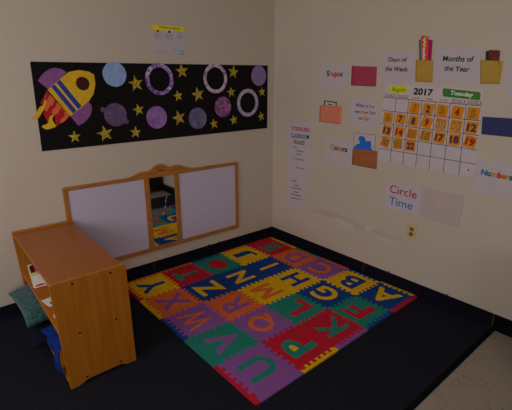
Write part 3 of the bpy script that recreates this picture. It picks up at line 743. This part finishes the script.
r_ = sheet('days', 'paper_sign', 'white paper sign reading Days of the Week', 'sign', grp='paper signs on the right wall')
wtext(r_, 'lettering', 'Days of', 'days_t1', [I_dk, I_mar, I_dgr], colors=[0, 1, 1, 1, 0, 0, 0], offset=0.024)
wtext(r_, 'lettering', 'the Week', 'days_t2', [I_mar, I_dk], colors=[0, 0, 0, 0, 1, 1, 0, 0], offset=0.024)
r_ = sheet('months', 'paper_sign', 'white paper sign reading Months of the Year', 'sign', grp='paper signs on the right wall')
wtext(r_, 'lettering', 'Months of', 'months_t1', [I_dgr, I_dk], colors=[0, 0, 0, 1, 1, 0, 0, 1, 0], offset=0.024)
wtext(r_, 'lettering', 'the Year', 'months_t2', [I_dgr, I_dk], colors=[0, 0, 0, 0, 1, 1, 1, 1], offset=0.024)
r_ = sheet('weather', 'paper_sign', 'white paper sign asking about the weather in coloured letters', 'sign', grp='paper signs on the right wall')
WC = [I_nvy, I_blu, I_grn, I_ylw, I_org, I_red]
wtext(r_, 'lettering', 'What is the', 'weather_t1', WC, colors=[0, 0, 1, 2, 3, 4, 5, 0, 2, 3, 1], offset=0.02)
wtext(r_, 'lettering', 'weather like', 'weather_t2', WC, colors=[0, 0, 3, 3, 4, 5, 5, 0, 2, 3, 1, 1], offset=0.02)
wtext(r_, 'lettering', 'today?', 'weather_t3', WC, colors=[1, 2, 3, 4, 5, 3], offset=0.02)
r_ = sheet('colors', 'paper_sign', 'white paper sign reading Colors left of the brown pocket', 'sign', grp='paper signs on the right wall')
wtext(r_, 'lettering', 'Colors', 'colors_t', [I_ylw, I_dgr, I_org, I_nvy], colors=[0, 1, 0, 2, 3, 1], offset=0.04)
r_ = sheet('numbers', 'paper_sign', 'white paper sign reading Numbers at the right side of the wall', 'sign', grp='paper signs on the right wall')
wtext(r_, 'lettering', 'Numbers', 'numbers_t', [I_blu, I_grn, I_ylw, I_red, I_org], colors=[0, 1, 2, 3, 4, 2, 1], offset=0.045)
r_ = sheet('circ', 'paper_sign', 'white paper sign reading Circle Time above the wall outlet', 'sign', grp='paper signs on the right wall')
wtext(r_, 'lettering', 'Circle', 'circ_t1', [I_red], offset=0.004)
wtext(r_, 'lettering', 'Time', 'circ_t2', [I_blu], offset=0.004)
r_ = sheet('blank', 'blank_sheet', 'blank laminated cream sheet right of the Circle Time sign', 'paper', th=0.004, m=mat('laminated_cream', C(120, 109, 108, 3.4), 0.4, 0.3, var=0.02))
r_ = sheet('edge', 'paper_sheet', 'pale sheet cut off by the upper right photo edge', 'paper', m=M_paper)
r_ = sheet('blue', 'blue_paper_strip', 'dark blue paper strip right of the calendar', 'paper', m=mat('blue_construction_paper', C(28, 34, 92, (4.6, 3.6, 1.7)), 0.8, 0.1))
# rules
r_ = sheet('rules1', 'rules_poster', 'narrow white rules poster nearest the room corner, upper sheet', 'poster', grp='rules posters by the corner')
wtext(r_, 'lettering', 'TODDLERS', 'rules_t1', [I_red], offset=0.02); wtext(r_, 'lettering', 'CLASSROOM', 'rules_t2', [I_nvy], offset=0.02); wtext(r_, 'lettering', 'RULES', 'rules_t3', [I_dgr], offset=0.02)
q = D['rules1']; bmk = bmesh.new(); bmr = bmesh.new()
for t, s0, s1, cl in ((.47, .24, .40, 0), (.53, .36, .72, 0), (.59, .36, .60, 0), (.66, .22, .30, 1), (.68, .34, .80, 1), (.78, .34, .40, 0), (.84, .36, .80, 1)):
    word_bars(bmr if cl else bmk, quadpt(q, s0, t), quadpt(q, s1, t+0.006), 0.008, RW, 0.0016, int(t*100))
sub(obj('print', bmk, I_dk), r_); sub(obj('red_print', bmr, I_mar), r_)
r_ = sheet('rules2', 'rules_poster', 'narrow white rules poster, lower sheet hanging under the upper one', 'poster', grp='rules posters by the corner')
q = D['rules2']; bmk = bmesh.new(); bmr = bmesh.new()
for t, s0, s1, cl in ((.14, .22, .50, 0), (.28, .34, .62, 0), (.38, .22, .78, 0), (.50, .34, .66, 0), (.60, .22, .78, 0), (.72, .22, .82, 1)):
    word_bars(bmr if cl else bmk, quadpt(q, s0, t), quadpt(q, s1, t+0.006), 0.009, RW, 0.0016, 5+int(t*100))
sub(obj('print', bmk, I_dk), r_); sub(obj('red_print', bmr, I_mar), r_)

# pockets and their cards
def pocket(key, name, label, m, d0=0.0045):
    """a paper pocket: back leaf, folded side creases and a slightly bulging front leaf"""
    q = [tuple(p) for p in D[key]]; cu = sum(p[0] for p in q)/4; cz = sum(p[1] for p in q)/4
    r_ = thing(name, label, 'pocket', (0, -cu, cz), 'paper pockets on the right wall')
    sub(obj('back_leaf', PR(q, RW, 0.0, 0.0012), m), r_)
    bm = bmesh.new(); n = 10; A = {}
    for a in range(n+1):
        for b_ in range(n+1):
            s, t = a/n, b_/n; p = quadpt(q, s, t)
            d = 0.0014+0.0055*(1-(2*s-1)**4)*(1-t)**0.7*(1 if 0 < a < n else 0)
            A[a, b_] = bm.verts.new(RW(p[0], p[1], d))
    for a in range(n):
        for b_ in range(n): bm.faces.new((A[a, b_], A[a+1, b_], A[a+1, b_+1], A[a, b_+1]))
    o = obj('front_leaf', bm, m, None, smooth=True); md = o.modifiers.new('thick', 'SOLIDIFY'); md.thickness = 0.0006; md.offset = 1
    sub(o, r_)
    return r_
def card(key, name, label, m, d, border=None):
    q = [tuple(p) for p in D[key]]; cu = sum(p[0] for p in q)/len(q); cz = sum(p[1] for p in q)/len(q)
    r_ = thing(name, label, 'card', (0, -cu, cz), 'cards standing in the paper pockets')
    sub(obj('sheet', PR(q, RW, d, d+0.0007), m), r_); return r_
M_pk = mat('pink_paper', C(128, 34, 64, (2.3, 3.6, 2.3)), 0.7, 0.2, var=0.04); M_or = mat('salmon_paper', C(158, 84, 56, (3.2, 3.1, 4.3)), 0.75, 0.2, var=0.05)
M_br = mat('kraft_brown_paper', C(112, 66, 38, 2.8), 0.8, 0.1); M_ye = mat('manila_gold_paper', C(150, 118, 46, (1.95, 2.0, 2.4)), 0.7, 0.2, var=0.04)
pocket('pink', 'paper_pocket', 'crimson pink paper pocket right of the Shapes sign', M_pk)
pocket('orange', 'paper_pocket', 'salmon orange paper pocket under the Shapes sign', M_or)
pocket('brown', 'paper_pocket', 'brown paper pocket right of the Colors sign', M_br)
pocket('env1', 'paper_pocket', 'gold paper pocket holding the Wednesday card, left of the Months sign', M_ye)
pe = pocket('env2', 'paper_pocket', 'gold paper pocket with dark cards, right of the Months sign', M_ye)
sub(obj('back_flap', PR([tuple(p) for p in D['env2flap']], RW, 0.0004, 0.0010), M_ye), pe)
card('pinkcard', 'paper_card', 'white paper peeking over the pink pocket', M_paper, 0.0024)
c = card('orangecard', 'paper_card', 'small dark-edged card standing in the salmon orange pocket', I_dk, 0.0024)
q = D['orangecard']; sub(obj('face', PR([quadpt(q, .1, .12), quadpt(q, .93, .12), quadpt(q, .93, 1), quadpt(q, .1, 1)], RW, 0.0031, 0.0035), M_paper), c)
sub(obj('mark', PR([quadpt(q, .3, .36), quadpt(q, .65, .38), quadpt(q, .65, .5), quadpt(q, .3, .48)], RW, 0.0035, 0.0037), I_dk), c)
c = card('bluecard', 'crayon_card', 'white card with a blue blob shape in the brown pocket', M_paper, 0.0024)
q = D['bluecard']
bmb = bmesh.new()
for e0, e1 in (((0, 0), (1, 0)), ((0, 0), (0, 1)), ((1, 0), (1, 1))):
    a0, a1 = quadpt(q, *e0), quadpt(q, *e1); dx = 0.005
    if e0[1] == e1[1]: prism(bmb, [a0, a1, (a1[0], a1[1]-dx), (a0[0], a0[1]-dx)], RW, 0.0031, 0.0034)
    else:
        sg = dx if e0[0] == 0 else -dx; prism(bmb, [a0, a1, (a1[0]+sg, a1[1]), (a0[0]+sg, a0[1])], RW, 0.0031, 0.0034)
sub(obj('border_line', bmb, mat('ink_rose', C(110, 70, 70, 3.5))), c)
sub(obj('blue_shape', PR(smooth_poly([tuple(p) for p in D['blob']][:12])+[tuple(p) for p in D['blob']][12:], RW, 0.0031, 0.0035), mat('ink_royal', C(16, 66, 132, 3.4), 0.6)), c)
card('cardB', 'word_card', 'slim teal card behind the orange Wednesday card', ink('teal', C(40, 84, 100, 2.2)), 0.0016)
card('cardP', 'word_card', 'slim magenta card behind the orange Wednesday card', ink('magenta', C(132, 16, 74, 2.1)), 0.0016)
c = card('cardO', 'word_card', 'orange card reading Wednesday standing in the gold pocket', ink('deep_orange', C(170, 56, 14, 2.5)), 0.0026)
# text runs downwards along the card
p0 = (1.455, 1.832); p1 = (1.485, 1.560)
me = text('lettering', 'Wednesday', p0, p1, 0.020, RW, 0.0033, [M_whitec], None, 0.035)
bmx = bmesh.new(); bmx.from_mesh(me.data)                    # the part of the word inside the pocket is hidden by it
bmesh.ops.delete(bmx, geom=[v for v in bmx.verts if v.co.z < 1.665], context='VERTS'); bmx.to_mesh(me.data); bmx.free()
sub(me, c)
card('cardD1', 'picture_card', 'dark green card in the right gold pocket', mat('ink_dark_green', C(16, 36, 22, 3.2), rgb2=(0.01, 0.01, 0.01), scale=70), 0.0018)
card('cardD2', 'picture_card', 'dark card with red and brown picture in the right gold pocket', mat('ink_dark_red', C(96, 18, 18, 3), rgb2=C(20, 22, 16, 3), scale=55), 0.0028)

# ------------------------------------------------------------------ calendar
cal = sheet('cal', 'wall_calendar', 'white wall calendar for August 2017 with orange day cards', 'calendar', m=M_cal)
G4 = D['calgrid']; TL, TRr, BR_, BL_ = [tuple(p) for p in G4]
colS = [0.0]
w = Vector(TRr)-Vector(TL)
for p in D['calcols']: colS.append((Vector(p)-Vector(TL)).dot(w)/w.length_squared)
colS.append(1.0)
colS = [0.5*a+0.5*k/7 for k, a in enumerate(colS)]
rowT = [k/5 for k in range(6)]
def cg(s, t): return quadpt([TL, TRr, BR_, BL_], s, t)
def line(bm, a, b_, w, d0, d1):
    a = Vector(a); b_ = Vector(b_); n = (b_-a).normalized(); n = Vector((-n.y, n.x))*w/2
    prism(bm, [tuple(a-n), tuple(b_-n), tuple(b_+n), tuple(a+n)], RW, d0, d1)
bm = bmesh.new()
for k in range(1, 7): line(bm, cg(colS[k], 0), cg(colS[k], 1), 0.0035, 0.0016, 0.0019)
for k in range(0, 5): line(bm, cg(-0.01, rowT[k]), cg(1.0, rowT[k]), 0.0035, 0.0019, 0.0022)
sub(obj('grid_lines', bm, I_dk), cal)
M_dc = mat('day_card_orange', C(196, 118, 8, (2.0, 1.7, 2.5)), 0.7, 0.15, var=0.04)
NC = {k: ink(n, c_) for k, n, c_ in (('p', 'card_purple', C(70, 36, 70, 2.3)), ('r', 'card_red', C(130, 14, 30, 2)), ('o', 'card_amber', C(190, 120, 20, 2.1)), ('g', 'card_olive', C(140, 120, 60, 2.3)), ('c', 'card_cream', C(176, 146, 100, 2.5)))}
ncol = {1: 'o', 2: 'p', 3: 'o', 4: 'r', 5: 'g', 6: 'g', 7: 'p', 8: 'p', 9: 'r', 10: 'c', 11: 'c', 12: 'p', 13: 'p', 14: 'r', 15: 'o', 16: 'g', 17: 'p', 18: 'p', 19: 'r', 20: 'g', 21: 'g', 22: 'p'}
tilt = {1: -3, 2: -4, 3: -2, 4: -4, 5: 0, 6: 1, 7: -5, 8: -3, 9: -12, 10: -3, 11: -3, 12: -2, 13: -6, 14: -3, 15: -2, 16: -4, 17: -3, 18: 4, 19: -7, 20: -14, 21: 8, 22: 2}
for n in range(1, 23):
    idx = n+1; rr, cl = divmod(idx, 7)
    s = (colS[cl]+colS[cl+1])/2; t = (rowT[rr]+rowT[rr+1])/2
    dy = 0.0
    if n in (1,2,3,4,5): t += 0.012
    if n in (8,9,10,11,12): t += 0.005
    if n in (20, 21, 22): t -= 0.015; s -= 0.006
    c_ = cg(s, t); hw = 0.037; hh = 0.037
    a = math.radians(tilt[n]-3); ca, sa = math.cos(a), math.sin(a)
    def R2(x, y): return (c_[0]+x*ca-y*sa, c_[1]+x*sa+y*ca)
    q = [R2(-hw, hh), R2(hw, hh), R2(hw, -hh), R2(-hw, -hh)]
    dc = sub(obj('day_card', PR(q, RW, 0.0022, 0.0030), M_dc), cal); dc['label'] = 'orange card with the number %d' % n
    L = 0.028 if n < 10 else 0.056; cp = 0.048
    if n == 1: L = 0.016
    if n == 11: L = 0.044
    p0 = R2(-L/2, -cp/2); p1 = R2(L/2, -cp/2)
    tx = text('numeral_outline', str(n), p0, p1, cp, RW, 0.0030, [I_dk if n not in (4, 9, 14, 19) else NC['r']], None, 0.045, spacing=1.0); tx.parent = dc
    Vc = Matrix.Translation(-cal.location); tx.matrix_parent_inverse = Matrix.Identity(4)
    kk = 0.86
    p0 = R2(-L/2+0.0035, -cp/2+0.0035); p1 = R2(L/2-0.0035, -cp/2+0.0035)
    tx = text('numeral', str(n), p0, p1, cp-0.007, RW, 0.0034, [NC[ncol[n]]], None, -0.004); tx.parent = dc
M_ay = mat('month_card_yellow', C(196, 160, 8, 2.5), 0.6); M_tg = mat('day_name_green', C(44, 104, 24, 1.9), 0.6)
q = [tuple(p) for p in D['august']]
mc = sub(obj('month_card', PR(q, RW, 0.0016, 0.0024), M_ay), cal); mc['label'] = 'yellow card reading August'
def ctext(card_, body, key, m, d, off=0.0, cap=None):
    q = D[key]; cp = cap or math.hypot(q[2][0]-q[0][0], q[2][1]-q[0][1])
    o = text('lettering', body, q[0], q[1], cp, RW, d, m, None, off); o.parent = card_; return o
ctext(mc, 'August', 'august_t', [I_grn], 0.0024, 0.0, 0.030)
o = text('year_lettering', '2017', D['y_t'][0], D['y_t'][1], 0.044, RW, 0.0016, [I_dk], None, 0.04); sub(o, cal)
q = D['tues']; hs = []
W_ = math.hypot(q[1][0]-q[0][0], q[1][1]-q[0][1]); Hh = math.hypot(q[3][0]-q[0][0], q[3][1]-q[0][1])
for x, y in rounded(0, 1, 0, 1, 0.0001, 1)[:0] or [((px)/W_, (py)/Hh) for px, py in rounded(0, W_, 0, Hh, 0.012)]: hs.append(quadpt(q, x, y))
tg = sub(obj('weekday_card', PR(hs, RW, 0.0016, 0.0024), M_tg), cal); tg['label'] = 'green card reading Tuesday'
ctext(tg, 'Tuesday', 'tues_t', [M_whitec], 0.0024, 0.03)
for k, dn in enumerate(('Sunday', 'Monday', 'Tuesday', 'Wednesday', 'Thursday', 'Friday', 'Saturday')):
    s0, s1 = colS[k]+0.012, colS[k+1]-0.012
    up = [(s0, -0.055), (s1, -0.055), (s1, -0.012), (s0, -0.012)]
    q = [cg(*p) for p in up]
    hd = sub(obj('weekday_header', PR(q, RW, 0.0016, 0.0021), I_mar if k in (0, 1, 5) else (I_dk if k in (6,) else NC['c'])), cal)
    qi = [cg(s0+0.006, -0.050), cg(s1-0.006, -0.050), cg(s1-0.006, -0.017), cg(s0+0.006, -0.017)]
    ii = obj('label_face', PR(qi, RW, 0.0021, 0.0024), M_cal); ii.parent = hd
    a0, a1 = cg(s0+0.02, -0.022), cg(s1-0.02, -0.022)
    tx = text('lettering', dn, a0, a1, 0.011, RW, 0.0024, [I_mar], None, 0.0); tx.parent = hd
sub(obj('red_dot', PR(circ(cg((colS[6]+colS[7])/2+0.01, rowT[4]+0.10), 0.006, n=12), RW, 0.0016, 0.0020), I_red), cal)

# ------------------------------------------------------------------ wall outlet
ou = thing('wall_outlet', 'ivory double electrical outlet low on the wall under the Circle Time sign', 'outlet', (0, -1.539, 0.4925))
M_iv = mat('ivory_plastic', C(140, 122, 88, 2.9), 0.4, 0.4, var=0.03); M_iv2 = mat('tan_plastic', C(84, 74, 50, 2.6), 0.4, 0.4)
pl_ = obj('cover_plate', PR(rounded(-0.035, 0.035, -0.057, 0.057, 0.004), lambda u, v, d: (-d, -u, v), 0.0, 0.005), M_iv, ou); bevelled(pl_, 0.0015)
for zc in (0.020, -0.020):
    rc = obj('receptacle', PR(rounded(-0.0165, 0.0165, zc-0.014, zc+0.014, 0.009), lambda u, v, d: (-d, -u, v), 0.005, 0.0066), M_iv2, ou)
    bm = bmesh.new()
    for u0 in (-0.007, 0.005): prism(bm, [(u0, zc-0.002), (u0+0.002, zc-0.002), (u0+0.002, zc+0.006), (u0, zc+0.006)], lambda u, v, d: (-d, -u, v), 0.0066, 0.0069)
    prism(bm, circ((0, zc-0.008), 0.0025, n=10), lambda u, v, d: (-d, -u, v), 0.0066, 0.0069)
    o = obj('slots', bm, I_dk); o.parent = rc
obj('screw', PR(circ((0, 0), 0.003, n=14), lambda u, v, d: (-d, -u, v), 0.005, 0.0062), M_screw, ou)

cb = thing('low_cabinet', 'low black cabinet by the right wall, seen in the narrow mirror', 'cabinet', (-0.24, -2.86, FZ))
M_bc = mat('black_laminate', (0.012, 0.011, 0.012), 0.5, 0.3)
obj('body', BX(-0.2, 0.2, -0.38, 0.38, 0.05, 0.62, bev=0.004), M_bc, cb)
for y0 in (-0.37, 0.005):
    dr = obj('door', BX(-0.216, -0.2005, y0, y0+0.365, 0.07, 0.60, bev=0.002), M_bc, cb)
    obj('handle', BX(-0.226, -0.2165, y0+(0.33 if y0 < 0 else 0.02), y0+(0.345 if y0 < 0 else 0.035), 0.30, 0.40), M_screw, dr)
for x0 in (-0.18, 0.14):
    for y0 in (-0.36, 0.32): obj('foot', BX(x0, x0+0.04, y0, y0+0.04, 0, 0.0495), M_bc, cb)

# ------------------------------------------------------------------ light: area lamps at added, unseen windows and ceiling fixtures
def area(name, loc, rot, sx, sy, power, col):
    l = bpy.data.lights.new(name, 'AREA'); l.shape = 'RECTANGLE'; l.size = sx; l.size_y = sy; l.energy = power; l.color = col
    o = bpy.data.objects.new(name, l); COL.objects.link(o); o.location = loc; o.rotation_euler = [math.radians(v) for v in rot]; return o
M_lampb = mat('lamp_housing', (0.7, 0.7, 0.7), 0.5)
def fixture(x, y, power, label):  # added out-of-view fixture, put in for soft overhead light
    t = thing('added_ceiling_light', label, 'added ceiling light', (x, y, H), 'added ceiling lamps')
    obj('housing', BX(-0.31, 0.31, -0.61, 0.61, -0.05, -0.001, bev=0.004), M_lampb, t)
    m = bpy.data.materials.get('lit_diffuser')
    if m is None:
        m = bpy.data.materials.new('lit_diffuser'); m.use_nodes = True; b = m.node_tree.nodes['Principled BSDF']
        b.inputs['Emission Color'].default_value = (1, 0.93, 0.84, 1); b.inputs['Emission Strength'].default_value = 0.6
    obj('diffuser', BX(-0.28, 0.28, -0.58, 0.58, -0.056, -0.0505), m, t)
    area('lamp', (x, y, H-0.062), (0, 0, 0), 0.54, 1.14, power, (1, 0.93, 0.84))
fixture(-3.5, -2.3, LP1, 'added flat ceiling lamp above the bookshelf side of the room')
fixture(-1.3, -3.0, LP2, 'added flat ceiling lamp nearer the calendar wall')
# added window behind the camera, a solid panel backing an area lamp
WX, WZ = -3.5, 1.55
wn = struct('added_window_1', BX(WX-0.9, WX+0.9, YB+0.0005, YB+0.02, WZ-0.7, WZ+0.7), M_lampb)
for nm, a in (('frame', (WX-0.95, WX-0.9, WZ-0.75, WZ+0.75)), ('frame', (WX+0.9, WX+0.95, WZ-0.75, WZ+0.75)), ('frame', (WX-0.9, WX+0.9, WZ+0.7, WZ+0.75)), ('sill', (WX-0.9, WX+0.9, WZ-0.75, WZ-0.7)), ('mullion', (WX-0.02, WX+0.02, WZ-0.7, WZ+0.7))):
    obj(nm, BX(a[0], a[1], YB+0.0205, YB+0.06, a[2], a[3]), M_lampb, wn)
w2 = struct('added_window_2', BX(XL+0.0005, XL+0.02, -1.95, -0.45, 0.95, 2.25), M_lampb)  # added side window, an unseen solid panel behind its area lamp
for nm, a in (('frame', (-2.0, -1.95, .9, 2.3)), ('frame', (-.45, -.4, .9, 2.3)), ('frame', (-1.95, -.45, 2.25, 2.3)), ('sill', (-1.95, -.45, .9, .95)), ('mullion', (-1.22, -1.18, .95, 2.25))):
    obj(nm, BX(XL+0.0205, XL+0.06, a[0], a[1], a[2], a[3]), M_lampb, w2)
area('added_window_light', (XL+0.08, -1.2, 1.6), (90, 0, -90), 1.4, 1.2, LP4, (1.0, 0.96, 0.92))  # added lamp, gives the walls their falloff from the left
area('added_window_light', (WX, YB+0.08, WZ), (90, 0, 0), 1.7, 1.3, LP3, (0.94, 0.97, 1.0))  # added lamp, lights the left wall from behind the camera

w_ = bpy.data.worlds.new('room_world'); SC.world = w_; w_.use_nodes = True
w_.node_tree.nodes['Background'].inputs[0].default_value = (0.02, 0.02, 0.022, 1)

# ------------------------------------------------------------------ camera
yaw, pit, rol, FP = 0.87658, -0.29544, -0.00088, 389.59
cam = bpy.data.cameras.new('camera'); co = bpy.data.objects.new('camera', cam); COL.objects.link(co)
fw = Vector((math.cos(pit)*math.cos(yaw), math.cos(pit)*math.sin(yaw), math.sin(pit)))
rt = Vector((math.sin(yaw), -math.cos(yaw), 0)); up = rt.cross(fw)
c_, s_ = math.cos(rol), math.sin(rol); R0 = rt*c_+up*s_; U0 = -rt*s_+up*c_
M4 = Matrix((R0, U0, -fw)).transposed().to_4x4(); M4.translation = Vector((-2.62214, -2.88226, 1.52385)); co.matrix_world = M4
cam.sensor_fit = 'HORIZONTAL'; cam.sensor_width = 36; cam.lens = FP*36/512; cam.clip_start = 0.05
SC.camera = co
